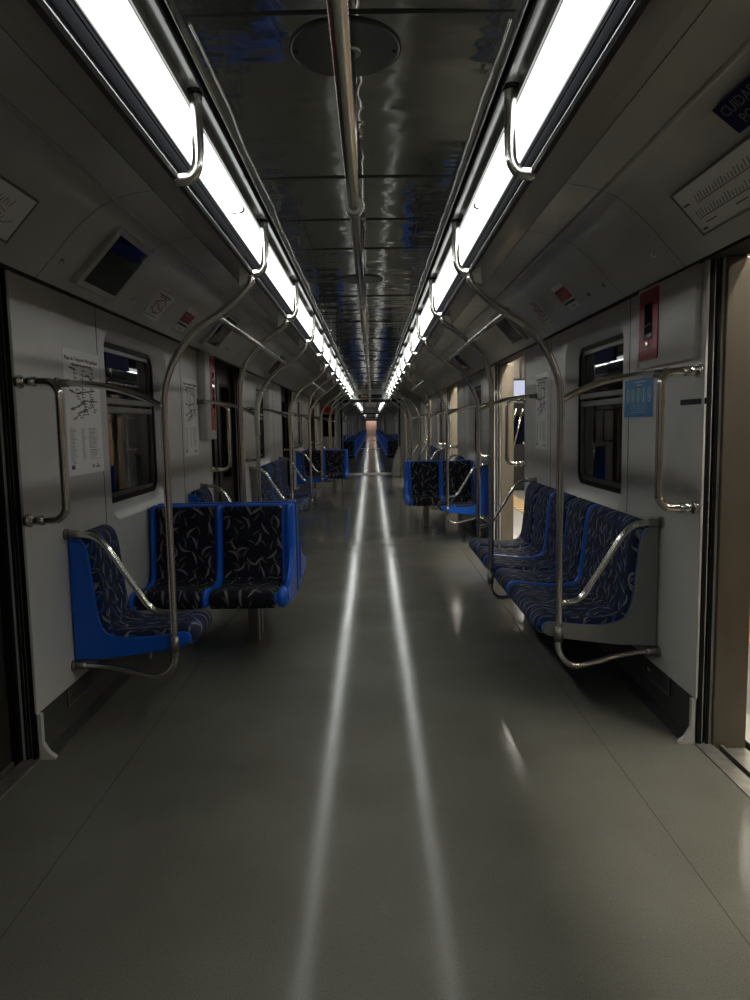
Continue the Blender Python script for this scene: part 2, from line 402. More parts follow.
def door_head(s,y0,y1):
    bm=bmesh.new(); box(bm,*sorted((s*1.395,s*1.54)),y0,y1,2.05,2.075); struct('trim_5',bm,'black')
    bm=bmesh.new(); box(bm,*sorted((s*1.545,s*1.56)),y0,y1,2.05,2.6); struct('trim_6',bm,'steeldark')
def threshold(s,y0,y1):
    bm=bmesh.new()
    box(bm,*sorted((s*1.41,s*1.423)),y0,y1,-.02,.006)
    box(bm,*sorted((s*1.423,s*1.485)),y0,y1,-.02,.001)
    box(bm,*sorted((s*1.51,s*1.525)),y0,y1,-.02,.003)
    box(bm,*sorted((s*1.54,s*1.62)),y0,y1,-.03,-.012)
    struct('trim_7',bm,'sill')
    bm=bmesh.new(); box(bm,*sorted((s*1.41,s*1.62)),y0,y1,-.06,-.03); struct('trim_8',bm,'black')
def jamb(s,y,d):
    """black door pocket edge and stainless body pillar at one side of a doorway; d = into the wall"""
    bm=bmesh.new(); a=sorted((y-.006*d,y+.03*d))
    box(bm,*sorted((s*1.415,s*1.438)),*a,0,2.05,.004); box(bm,*sorted((s*1.438,s*1.458)),a[0]+.006,a[1],0,2.05,.004)
    box(bm,*sorted((s*1.455,s*1.468)),*a,0,2.05,.004); box(bm,*sorted((s*1.42,s*1.50)),a[0]+.012,a[1],0,2.05)
    struct('trim_9',bm,'black')
    bm=bmesh.new(); b=sorted((y-.02*d,y+.03*d))
    box(bm,*sorted((s*1.480,s*1.622)),*b,-.03,2.05,.005)
    struct('trim_10',bm,'doorpost' if s>0 else 'black')
def doors_closed(s,y0,y1,n,first=None):
    root=bpy.data.objects.new('door_%d'%n,None); COL.objects.link(root); root.location=(s*1.52,y0,0); root['kind']='structure'
    if first:
        for ch in first.children:
            c=ch.copy(); COL.objects.link(c); c.parent=root
        return root
    W=y1-y0
    for a,b in ((0,W/2-.006),(W/2+.006,W)):
        bm=bmesh.new(); edges=[]
        outer=[(a,0.0),(b,0.0),(b,2.05),(a,2.05)]; hole=rrect(a+.16,b-.16,.85,1.85,.09)
        fr=[]
        for lp in (outer,hole):
            vs=[bm.verts.new((0,y,z)) for y,z in lp]; fr.append(vs)
            for i in range(len(vs)): edges.append(bm.edges.new((vs[i],vs[(i+1)%len(vs)])))
        bmesh.ops.triangle_fill(bm,use_beauty=True,edges=edges)
        r=bmesh.ops.extrude_face_region(bm,geom=bm.faces[:]); 
        bmesh.ops.translate(bm,verts=[v for v in r['geom'] if isinstance(v,bmesh.types.BMVert)],vec=(s*.035,0,0))
        obj('door_leaf',bm,'doorleaf',root)
        bm=bmesh.new(); o=rrect(a+.155,b-.155,.845,1.855,.09); i_=rrect(a+.185,b-.185,.875,1.825,.07); n_=len(o)
        v=[[bm.verts.new((x,y,z)) for y,z in lp] for x,lp in ((-s*.006,o),(-s*.006,i_),(s*.01,i_),(s*.01,o))]
        for k in range(4):
            for j in range(n_): bm.faces.new([v[k][j],v[k][(j+1)%n_],v[(k+1)%4][(j+1)%n_],v[(k+1)%4][j]])
        obj('gasket',bm,'black',root)
        obj('pane',B(*sorted((s*.012,s*.017)),a+.15,b-.15,.84,1.86),'glass',root)
    bm=B(*sorted((-s*.012,s*.03)),W/2-.02,W/2+.02,0,2.04,.006); obj('door_seal',bm,'black',root)
    return root

# car A
struct('floor',B(-1.425,1.425,CAR0,CAR_END,-.03,0),'floor')
bulk(CAR0,CAR_END)
wn=1
allsec=[(-2.18,1.37)]+SEC
for s in (-1,1):
    for i,(a,b) in enumerate(allsec):
        kind='window' if b-a>3 else 'two'
        if s<0 and i>=1: a-=.035
        wins=side_shell(s,a,b,kind)
        if i>=1:
            for w in wins:
                if kind=='window': window(s,w[0],w[1],wn); wn+=1
    first=None
    gaps=[(CAR0,-2.18)]+[(allsec[i][1],allsec[i+1][0]) for i in range(4)]
    for i,(a,b) in enumerate(gaps):
        if s<0 and i>=1: b-=.035
        door_head(s,a,b); threshold(s,a,b)
        if i: jamb(s,a,-1)
        jamb(s,b,1)
        if s<0:
            if i==0: continue
            d=doors_closed(s,a,b,i,first)
            if first is None: first=d
struct('wall_back',B(-1.62,1.62,CAR0-.05,CAR0,-.1,2.6),'portal')
for s in (-1,1):   # closes the rear doorway stub
    struct('wall_left' if s<0 else 'wall_right',B(*sorted((s*1.56,s*1.6)),CAR0,-2.18,-.1,2.6),'steeldark')
# round plates, hatch and seams in the ceiling
bm=bmesh.new()
for y in (1.72,2.80,3.36,3.90,5.3,6.6,7.9,9.2,10.5,11.8,13.1,14.4,15.7,17,18.3): box(bm,-.372,.372,y,y+.0025,2.3165,2.3225)
struct('trim_11',bm,'groove')
bm=bmesh.new()
for x in (-.262,.258): box(bm,x,x+.004,3.36,3.90,2.3175,2.3215)
struct('trim_12',bm,'groove')

# end wall of car A with portal
def end_wall(bm,y):
    box(bm,-1.41,-.80,y,y+.06,0,2.6); box(bm,.80,1.41,y,y+.06,0,2.6); box(bm,-.80,.80,y,y+.06,2.05,2.6)
bm=bmesh.new(); edges=[]
hole=[(-.70,0),(.70,0)]+[(y,z) for y,z in rrect(-.70,.70,1.5,2.06,.10)[:14]]
outer=[(-1.41,-.02),(-1.41,2.6),(1.41,2.6),(1.41,-.02)]
pts=[(-1.41,0),(-.66,0),(-.66,1.99),(-.60,2.05),(.60,2.05),(.66,1.99),(.66,0),(1.41,0),(1.41,2.6),(-1.41,2.6)]
end_wall(bm,CAR_END)
struct('wall_front',bm,'portal')
def portal(y,nm):
    bm=bmesh.new()
    fr=[(-.66,0),(-.66,1.99),(-.60,2.05),(.60,2.05),(.66,1.99),(.66,0)]
    bw=.05
    box(bm,-.83,-.79,y-.03,y+.07,0,2.08,.01); box(bm,.79,.83,y-.03,y+.07,0,2.08,.01); box(bm,-.88,.88,y-.035,y+.09,2.03,2.11,.01)
    return struct(nm,bm,'black')
portal(CAR_END,'trim_13')
def gangway(y0,y1,n):
    bm=bmesh.new(); k=8; st=(y1-y0)/k
    for i in range(k):
        ya=y0+i*st; d=0 if i%2 else .05
        for s in (-1,1):
            box(bm,*sorted((s*(.80+d),s*.95)),ya,ya+st,0,2.1)
        box(bm,-.95,.95,ya,ya+st,2.08+d,2.2)
    box(bm,-.95,.95,y0,y1,-.05,-.005)
    struct('trim_14',bm,'bellows')
    struct('floor',B(-.68,.68,y0-.05,y1+.05,-.004,.012,.004),'sill')
# following cars, seen down the train
CARS=[]
y=CAR_END+.06
for n in range(4):
    g0,g1=y,y+.8; gangway(g0,g1,n); c0=g1; c1=c0+21.6; CARS.append((c0,c1)); y=c1
DX=[-.01,-.02,-.03,-.04]
def snap(): return set(COL.objects)
def shift(before,n):
    for o in set(COL.objects)-before:
        if o.parent is None: o.location.x+=DX[n]
for n,(c0,c1) in enumerate(CARS):
    b4=snap()
    struct('floor',B(-1.425,1.425,c0,c1,-.03,0),'floor')
    bulk(c0,c1)
    for s in (-1,1):
        bm=bmesh.new(); yy=c0; 
        dl=[c0+1.86+P*k for k in range(4)]
        edge=[c0]+[v for d in dl for v in (d,d+1.58)]+[c1]
        for a,b in zip(edge[::2],edge[1::2]):
            box(bm,*sorted((s*1.41,s*1.5)),a,b,.2,2.05)
        struct('wall_left' if s<0 else 'wall_right',bm,'wall')
        bm=bmesh.new()
        for a in dl: box(bm,*sorted((s*1.45,s*1.52)),a,a+1.58,0,2.05)
        box(bm,*sorted((s*1.41,s*1.45)),c0,c1,0,.2)
        struct('wall_left' if s<0 else 'wall_right',bm,'portal')
    for ye,nm in ((c0,'wall_back'),(c1,'wall_front')):
        bm=bmesh.new(); end_wall(bm,ye-.03)
        struct(nm,bm,'portal')
    portal(c1,'trim_13'); shift(b4,n)
b4=snap()
ye=CARS[-1][1]
struct('wall_front',B(-1.6,1.6,ye+1.5,ye+1.56,-.1,2.6),'pinkwall')
struct('floor',B(-1.5,1.5,ye,ye+1.6,-.05,0),'floor'); shift(b4,3)

# ------------------------------------------------------------------ ceiling light strips
SEGL=2.565
def light(y0,y1):
    return y0
lt=thing('ceiling_light','','ceiling light')
L_=SEGL
bm=bmesh.new()
prof=[(.458,2.290),(.4582,2.252),(.468,2.246),(.495,2.243),(.523,2.243),(.539,2.246),(.543,2.252),(.543,2.262)]
extr(bm,[(x,z) for x,z in prof],.006,L_-.006); obj('diffuser',bm,'lamp',lt,smooth=True,auto=60)
bm=bmesh.new(); extr(bm,[(.453,2.264),(.4535,2.251),(.465,2.243),(.490,2.240),(.515,2.240),(.530,2.243),(.538,2.251),(.538,2.264)],0,.006); obj('end_cap',bm,'black',lt)
bm=bmesh.new(); extr(bm,[(.453,2.264),(.4535,2.251),(.465,2.243),(.490,2.240),(.515,2.240),(.530,2.243),(.538,2.251),(.538,2.264)],L_-.006,L_); obj('end_cap',bm,'black',lt)
bm=bmesh.new(); box(bm,.450,.4545,0,L_,2.288,2.294); obj('frame',bm,'soffit',lt)
ordw=['nearest','second','third','fourth','fifth','sixth','seventh','eighth','ninth','tenth']
k=0; yy=2.96-2*SEGL; used=False; seen=-1
while yy<CAR_END-.3:
    seen+=1
    for s in (-1,1):
        side='left' if s<0 else 'right'
        if seen<=1: lab='long white ceiling light, %s side, the one the photo top cuts'%side if seen==1 else 'white ceiling light on the %s side directly overhead'%side
        else: lab='white ceiling light, %s side, %s segment beyond the one the photo top cuts'%(side,['','','first','second','third','fourth','fifth','sixth','seventh','eighth'][seen])
        g='ceiling light strip of the %s side'%side
        # the left strip is the right one turned half round
        loc=(0,yy,0) if s>0 else (0,yy+SEGL,0)
        if not used:
            lt.location=loc; lt.rotation_euler=(0,0,0 if s>0 else PI); lt['label']=lab; lt['group']=g; used=True
        else: dup(lt,loc,0 if s>0 else PI,lab,g)
    yy+=SEGL
FARMESH=None
for n,(c0,c1) in enumerate(CARS):
    b4=snap()
    for s in (-1,1):
        side='left' if s<0 else 'right'
        for q in range(2):
            ya=c0+.3+q*10.4
            loc=(0,ya,0) if s>0 else (0,ya+10.2,0)
            q_=dup(lt,loc,0 if s>0 else PI,'distant ceiling light strip on the %s side beyond the gangway'%side,'far %s ceiling lights beyond the gangway'%side,(1,10.2/SEGL,1))
            for ch in q_.children:
                if ch.name.startswith('diffuser'):
                    if FARMESH is None:
                        FARMESH=ch.data.copy(); FARMESH.materials[0]=M['lampfar']
                    ch.data=FARMESH
    shift(b4,n)

# ------------------------------------------------------------------ handrails
XP=.92
ARCH=[(.92,.40),(.92,.8),(.92,1.2),(.92,1.48),(.905,1.61),(.845,1.74),(.755,1.845),(.65,1.915),(.57,1.978),(.505,2.045),(.50,2.085)]
ARCHM=[(.805,.40),(.808,.8),(.81,1.2),(.812,1.55),(.80,1.70),(.755,1.83),(.66,1.93),(.575,1.995),(.505,2.048),(.50,2.085)]
def v3(l,y=0): return [(x,y,z) for x,z in l]
def pole_common(root,arch,xb,lower=True):
    obj('pole',T(smoothpts(v3(arch),6),.0175,14),'steel',root)
    hang=[(.432,2.318),(.432,2.24),(.433,2.165),(.440,2.118),(.462,2.092),(.50,2.086)]
    obj('hanger',T(smoothpts(v3(hang),5),.0175,12),'steel',root)
    bm=bmesh.new(); tube(bm,[(.432,0,2.320),(.432,0,2.315)],.028,16); obj('flange',bm,'black',root)
    bm=bmesh.new()   # triangular bracket plate under the light rail
    vs=[(.503,2.088),(.548,2.120),(.552,2.035),(.52,2.05)]
    extr(bm,[(x,z) for x,z in vs],-.004,.004); box(bm,.506,.53,-.03,.03,2.076,2.083)
    b2=[v for v in bm.verts]
    obj('bracket',bm,'white',root)
    bm=bmesh.new(); tube(bm,[(xb,0,.345),(xb,0,.415)],.0215,14); obj('collar',bm,'steeldark',root)
def full_pole(loc,rz,label,group):
    root=thing('handrail_pole',label,'handrail',loc,rz,group)
    pole_common(root,ARCH,.92)
    low=[(.92,.36),(.922,.30),(.945,.255),(.985,.225),(1.03,.222),(1.09,.235),(1.19,.262),(1.30,.278),(1.407,.283)]
    obj('lower_rail',T(smoothpts(v3(low),5),.0145,12),'steel',root)
    arm=[(.92,.535),(.97,.535),(1.01,.547),(1.045,.58),(1.08,.635),(1.135,.72),(1.19,.81),(1.225,.86),(1.27,.90),(1.33,.914),(1.407,.915)]
    obj('armrest',T(smoothpts(v3(arm),5),.0155,12),'steel',root)
    wr=[(.925,1.50),(1.02,1.548),(1.12,1.582),(1.20,1.60),(1.30,1.612),(1.407,1.615)]
    obj('wall_rail',T(smoothpts(v3(wr),5),.0155,12),'steel',root)
    for z in (.283,.915,1.615):
        bm=bmesh.new(); tube(bm,[(1.395,0,z),(1.409,0,z)],.027,16); tube(bm,[(1.345,0,z),(1.395,0,z)],.019,14); obj('flange',bm,'steeldark',root)
    return root
def mid_pole(loc,rz,label,group):
    root=thing('handrail_pole',label,'handrail',loc,rz,group)
    pole_common(root,ARCHM,.805)
    low=[(.805,.36),(.807,.30),(.83,.262),(.87,.245),(.95,.25),(1.1,.268),(1.25,.28),(1.407,.283)]
    obj('lower_rail',T(smoothpts(v3(low),5),.0145,12),'steel',root)
    bm=bmesh.new(); tube(bm,[(1.375,0,.283),(1.409,0,.283)],.026,16); obj('flange',bm,'steeldark',root)
    return root
def hanger_only(loc,rz,label,group):
    root=thing('hanging_post',label,'handrail',loc,rz,group)
    hang=[(.432,2.318),(.432,2.24),(.433,2.15),(.440,2.112),(.462,2.090),(.50,2.086)]
    obj('post',T(smoothpts(v3(hang),5),.0165,12),'steel',root)
    bm=bmesh.new(); tube(bm,[(.432,0,2.320),(.432,0,2.315)],.028,16); obj('flange',bm,'black',root)
    return root
fp=mp=hp=None
rowname=['nearest seat bay','second seat bay','third seat bay','far end bay']
for k in range(4):
    a=SEC[k][0]-.05; 
    for s in (-1,1):
        side='left' if s<0 else 'right'; rz=0 if s>0 else PI
        G='curved handrail poles along the %s seats'%side
        spots=[('f',a+(.45 if s>0 else .40),'near end'),('m',a+1.75,'middle'),('f',a+3.10,'far end')] if k<3 else [('f',a+.45,'near end')]
        for t,yp,w in spots:
            lab='curved steel handrail pole, %s side, %s of the %s'%(side,w,rowname[k])
            if t=='f':
                if fp is None: fp=full_pole((0,yp,0),rz,lab,G)
                else: dup(fp,(0,yp,0),rz,lab,G)
            else:
                if mp is None: mp=mid_pole((0,yp,0),rz,lab,G)
                else: dup(mp,(0,yp,0),rz,lab,G)
        yp=a-.86
        lab='short steel ceiling post just before the %s on the %s side'%(rowname[k],side)
        G2='short ceiling posts of the %s light rail'%side
        if hp is None: hp=hanger_only((0,yp,0),rz,lab,G2)
        else: dup(hp,(0,yp,0),rz,lab,G2)
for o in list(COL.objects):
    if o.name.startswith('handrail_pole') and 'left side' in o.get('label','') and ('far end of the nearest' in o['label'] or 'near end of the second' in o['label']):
        sl=obj('pole_highlight',T(smoothpts(v3([(.918,1.33),(.92,1.42),(.918,1.50),(.905,1.61),(.875,1.69)]),5),.024,14),'pole_highlight',o); sl['label']='cream highlight on the pole'  # pale tube added to stand for the highlight on two left poles
# overhead grab rails across the arches
gr=None
for k in range(3):
    a=SEC[k][0]-.05
    for s in (-1,1):
        side='left' if s<0 else 'right'
        lab='straight overhead grab rail across the curved poles, %s, %s side'%(rowname[k],side)
        if gr is None:
            gr=thing('overhead_grab_rail',lab,'handrail',(s*.665,a+.45,0),0,'overhead grab rails')
            obj('rail',T([(0,0,1.905),(0,1.3,1.915),(0,2.65,1.915)],.0145,12),'steel',gr)
            for yy in (0.0,1.3,2.65):
                bm=bmesh.new(); tube(bm,[(0,yy-.004,1.912),(0,yy+.03,1.912)],.0165,12); obj('clamp',bm,'steeldark',gr)
        else: dup(gr,(s*.665,a+.45,0),0,lab,'overhead grab rails')
# grab handles beside the doors
gh=None
for k in range(3):
    for e,yp in (('near',SEC[k][0]+.03),('far',SEC[k][1]-.035)):
        for s in (-1,1):
            side='left' if s<0 else 'right'
            pts=[(1.395,1.60),(1.30,1.60),(1.268,1.592),(1.246,1.567),(1.24,1.53),(1.24,1.32),(1.24,1.10),(1.246,1.063),(1.268,1.038),(1.30,1.03),(1.395,1.03)]
            lab='bent steel grab handle, %s wall, %s end of the %s'%(side,e,rowname[k])
            if gh is None:
                gh=thing('grab_handle',lab,'grab handle',(0,yp-(.05 if s<0 and e=='near' else 0),0),0 if s>0 else PI,'grab handles beside the doors')
                obj('bar',T(smoothpts(v3(pts),5),.0165,14),'steel',gh)
                for z in (1.03,1.60):
                    bm=bmesh.new(); tube(bm,[(1.388,0,z),(1.409,0,z)],.028,16); tube(bm,[(1.33,0,z),(1.39,0,z)],.0205,14); obj('flange',bm,'steel',gh)
            else: dup(gh,(0,yp-(.05 if s<0 and e=='near' else 0),0),0 if s>0 else PI,lab,'grab handles beside the doors')
# centre handrail with hangers
cr=thing('centre_handrail','long steel handrail under the middle of the ceiling, running the length of the car','handrail',(0,0,0))
obj('rail',T([(0,CAR0+.1,1.945),(0,6,1.945),(0,12,1.945),(0,19.6,1.945)],.014,14),'steel',cr)
for i in range(-1,13):
    yy=1.88+i*1.46
    if yy>19.5: break
    h=T([(0,yy,2.31),(0,yy,1.96)],.011,10); h=obj('hanger',h,'steeldark',cr)
    bm=bmesh.new(); tube(bm,[(0,yy-.02,1.945),(0,yy+.02,1.945)],.0225,14); obj('clamp',bm,'steeldark',cr)
    bm=bmesh.new(); tube(bm,[(0,yy,2.322),(0,yy,2.308)],.024,16); obj('flange',bm,'steeldark',cr)
# round ceiling plates
rp=None
for yy,w in ((1.88,'nearest round plate in the ceiling, at the top of the photo'),(4.70,'second round ceiling plate, beyond the rectangular hatch'),(9.9,'third round ceiling plate far down the car')):
    lab='grey '+w
    if rp is None:
        rp=thing('ceiling_plate',lab,'ceiling plate',(-.014,yy,2.318),0,'round ceiling plates')
        bm=bmesh.new(); tube(bm,[(0,0,.004),(0,0,-.001),(0,0,-.003)],[.134,.134,.130],48); obj('plate',bm,'plate',rp)
        bm=bmesh.new(); tube(bm,[(0,0,.004),(0,0,-.0005)],[.138,.138],48); obj('rim',bm,'groove',rp)
        for x in (-.12,.12):
            bm=bmesh.new(); tube(bm,[(x,0,-.002),(x,0,-.006)],.005,10); obj('bolt',bm,'black',rp)
    else: dup(rp,(-.014,yy,2.318),0,lab,'round ceiling plates')
# car-end posts
# ------------------------------------------------------------------ seats
SH=[(.0,.885),(.035,.885),(.058,.878),(.073,.858),(.085,.80),(.095,.70),(.105,.60),(.115,.52),(.127,.465),(.15,.43),(.19,.412),(.26,.405),(.36,.41),(.46,.422),(.52,.43),(.545,.424),(.556,.405),(.552,.382),(.53,.365),(.46,.352),(.34,.335),(.18,.315),(.0,.30)]
PADL=[(.005,.882),(.035,.885),(.058,.878),(.074,.855),(.085,.80),(.095,.70),(.105,.60),(.115,.52),(.127,.465),(.15,.43)]
SEATP=[(.132,.45),(.155,.428),(.20,.412),(.26,.406),(.36,.41),(.46,.422),(.52,.430),(.545,.424),(.556,.405),(.550,.378),(.535,.368)]
def shell_bm(w0,w1,scale=1.0):
    bm=bmesh.new(); p=[(u*1.0,z*scale if z>.6 else z) for u,z in SH]
    extr(bm,p,w0,w1)
    caps=[f for f in bm.faces if len(f.verts)>4]
    es=[e for f in caps for e in f.edges]
    bmesh.ops.bevel(bm,geom=es,offset=.008,segments=2,affect='EDGES')
    return bm
def pad_bm(path,w0,w1,t,sub=4,m=9,z_off=0,endround=True,inset=.008):
    """upholstered pad: follows the seat curve, rounded at all edges; UVs in metres"""
    pts=smoothpts([(u,0,z) for u,z in path],sub); bm=bmesh.new(); uvl=bm.loops.layers.uv.new('UVMap')
    n=len(pts); rows=[]; s=0; U=R.uniform(0,9)
    ss=[0]
    for i in range(1,n): ss.append(ss[-1]+(pts[i]-pts[i-1]).length)
    tot=ss[-1]
    vs_=[0,.012,.035,.08,.2,.35,.5,.65,.8,.92,.965,.988,1.0]
    for i,p in enumerate(pts):
        tg=(pts[min(i+1,n-1)]-pts[max(i-1,0)]).normalized(); nr=Vector((-tg.z,0,tg.x))
        if nr.x<0 and nr.z<0: nr=-nr
        row=[]
        e=min(ss[i],tot-ss[i])/.035; el=1-(1-min(1,e))**2; el=max(0,el)**.5
        for v in vs_:
            d=min(v,1-v)*(w1-w0)/.03; dl=(1-(1-min(1,d))**2)**.5
            h=-inset+(t+inset)*dl*el
            row.append((bm.verts.new(p+nr*h+Vector((0,w0+(w1-w0)*v,0))),(w0+(w1-w0)*v+U,ss[i])))
        rows.append(row)
    for a,b in zip(rows,rows[1:]):
        for j in range(len(vs_)-1):
            q=[a[j],a[j+1],b[j+1],b[j]]; f=bm.faces.new([x[0] for x in q]); f.smooth=True
            for lp,x in zip(f.loops,q): lp[uvl].uv=x[1]
    return bm
def side_normal_fix(o):
    return o
FULL=PADL[:-1]+SEATP[1:]
def single_seat(loc,rz,label,group):
    root=thing('wall_seat',label,'seat',loc,rz,group)
    obj('shell',shell_bm(0,.43),'blue',root,smooth=True,auto=45)
    obj('back_cushion',pad_bm(PADL,.03,.40,.026),'fabric_blue',root)
    obj('seat_cushion',pad_bm(SEATP,.03,.40,.024),'fabric_blue',root)
    bm=bmesh.new(); box(bm,.0,.30,.19,.23,.24,.33,.005); obj('support_bracket',bm,'steeldark',root)
    return root
def bench(loc,rz,label,group,L=2.60):
    root=thing('bench_seat',label,'bench',loc,rz,group)
    obj('shell',shell_bm(.03,L-.03),'blue',root,smooth=True,auto=45)
    for a,b in ((0,.035),(L-.035,L)):
        bm=shell_bm(a,b); obj('end_panel',bm,'greyshell',root,smooth=True,auto=45)['label']='grey end panel'
    # wide seat at the high end, then two pairs
    e=[L-.035]; W=(.80,.45,.45,.42,.42); x=L-.035; divs=[]
    for i,w in enumerate(W):
        a=x-w+.027; b=x-.027 if i else x-.004
        a=max(a,.037)
        obj('back_cushion',pad_bm(PADL,a,b,.026),'fabric_blue',root)
        obj('seat_cushion',pad_bm(SEATP,a,b,.024),'fabric_blue',root)
        x-=w
        if i<4:
            hw=.030 if i in (0,2) else .016
            obj('divider',pad_bm(FULL,x-hw,x+hw,.028 if i in (0,2) else .018,inset=.004),'blue',root)
    bm=bmesh.new()
    for y_ in (.4,1.7,2.2): obj('support_bracket',B(.0,.34,y_,y_+.05,.24,.33,.005),'steeldark',root)
    return root
def double_seat(loc,rz,label,group,mirror=False):
    """two seats across the car; local y runs wall -> aisle (or mirrored)"""
    root=thing('double_seat',label,'seat',loc,rz,group); W=.92; sc=1.025
    mm=(lambda a,b:(W-b,W-a)) if mirror else (lambda a,b:(a,b))
    obj('shell',shell_bm(0,W,sc),'blue',root,smooth=True,auto=45)
    PB=[(.064,.895),(.078,.875),(.086,.80),(.095,.70),(.105,.60),(.115,.52),(.127,.465),(.15,.43)]
    for a,b in ((.035,.415),(.465,.845)):
        c,d=mm(a,b)
        obj('back_cushion',pad_bm(PB,c,d,.022,z_off=0),'fabric',root)
        obj('seat_cushion',pad_bm(SEATP[:-1]+[(.548,.37),(.545,.345)],c,d,.024),'fabric',root)
    for a,b,t in ((.418,.462,.030),(.862,.92,.034),(.0,.032,.026)):
        c,d=mm(a,b)
        obj('divider' if a==.418 else 'side_bolster',pad_bm([(.06,.905)]+PB[1:-1]+SEATP[1:],c,d,t,inset=.004),'blue',root)
    # flared wing beside the aisle cushion
    c,d=mm(.895,.928)
    bm=bmesh.new(); extr(bm,[(.12,.66),(.16,.60),(.22,.52),(.34,.475),(.50,.455),(.535,.44),(.54,.40),(.50,.375),(.30,.355),(.13,.36)],c,d)
    bmesh.ops.bevel(bm,geom=bm.edges[:],offset=.006,segments=2,affect='EDGES')
    obj('wing',bm,'blue',root,smooth=True,auto=50)
    c,d=mm(.60,.67)
    bm=B(.0,.065,c,d,.0,.32,.008); obj('leg',bm,'steeldark',root)
    return root
# --- left near bay: wall seat, two back-to-back double seats, wall seat ; right near bay: bench ; alternating
def place_T(k,s,protos):
    a=SEC[k][0]-.05; side='left' if s<0 else 'right'; bay=rowname[k]
    G='blue wall seats'; G2='double seats set across the car'
    # wall seats
    for y0,w in ((a+(.44 if s>0 else .41),'near'),(a+2.65,'far')):
        lab='blue single seat against the %s wall, %s end of the %s'%(side,w,bay)
        loc=(-1.405,y0,0) if s<0 else (1.405,y0+.43,0); rz=0 if s<0 else PI
        if 'single' not in protos: protos['single']=single_seat(loc,rz,lab,G)
        else: dup(protos['single'],loc,rz,lab,G)
    ym=a+1.76
    for d,w in ((-1,'facing the camera'),(1,'turned away')):
        lab='blue double seat with dark patterned cushions %s, %s side, %s'%(w,side,bay)
        yb=ym+d*.035
        # rz -90: local x -> -Y, local y -> +X ; rz +90: local x -> +Y, local y -> -X
        if s<0: wall_first=(d<0); loc=(-1.395,yb,0) if d<0 else (-1.395+.92,yb,0)
        else: wall_first=(d>0); loc=(1.395-.92,yb,0) if d<0 else (1.395,yb,0)
        key='dbl'+('' if wall_first else 'm')
        rz=-PI/2 if d<0 else PI/2
        if key not in protos: protos[key]=double_seat(loc,rz,lab,G2,mirror=not wall_first)
        else: dup(protos[key],loc,rz,lab,G2)
protos={}
place_T(0,-1,protos); place_T(1,1,protos); place_T(2,-1,protos)
bench1=None
for k,s in ((0,1),(1,-1),(2,1)):
    a=SEC[k][0]-.05; side='left' if s<0 else 'right'
    lab='long patterned bench along the %s wall of the %s'%(side,rowname[k])
    loc=(1.405,a+.47+2.60,0) if s>0 else (-1.405,a+.47,0); rz=PI if s>0 else 0
    if bench1 is None: bench1=bench(loc,rz,lab,'long wall benches')
    else: dup(bench1,loc,rz,lab,'long wall benches')
# seats and poles of the cars beyond the gangway
for n,(c0,c1) in enumerate(CARS[:3]):
    b4=snap()
    for q in range(6 if n<2 else 3):
        yy=c0+2.6+q*3.1
        for s in (-1,1):
            side='left' if s<0 else 'right'
            loc=(-1.395,yy,0) if s<0 else (1.395-.92,yy,0)
            dup(protos['dbl' if s<0 else 'dblm'],loc,-PI/2,'small dark blue seat far away beyond the gangway, %s of the aisle'%side,'far seats on the %s beyond the gangway'%side)
            if n<3: dup(fp,(0,yy+.5,0),0 if s>0 else PI,'thin handrail pole far away beyond the gangway, %s of the aisle'%side,'far handrail poles on the %s'%side)
    shift(b4,n)

# ------------------------------------------------------------------ wall things
def wallF(s,y,z,off=.0):   # local x reads left to right for a viewer inside, y up
    return frame((s*(1.41-off),y,z),(0,s*-1*1,0) if s>0 else (0,1,0),(0,0,1))
def coveF(s,y,al,off=.002):
    up=Vector((-s*.185,0,.205)).normalized(); p=Vector((s*1.395,y,2.05))+up*al+Vector((-s*.205,0,-.185)).normalized()*off*1.0
    rd=Vector((0,-1,0)) if s>0 else Vector((0,1,0))
    if al>.30:      # upper, flatter part of the cove
        up=Vector((-s*.115,0,.09)).normalized(); nr=Vector((-s*.09,0,-.115)).normalized()
        p=Vector((s*1.205,y,2.255))+up*(al-.273)+nr*(off+.010)
    return frame(p,rd,up)
def coveface(x): return x
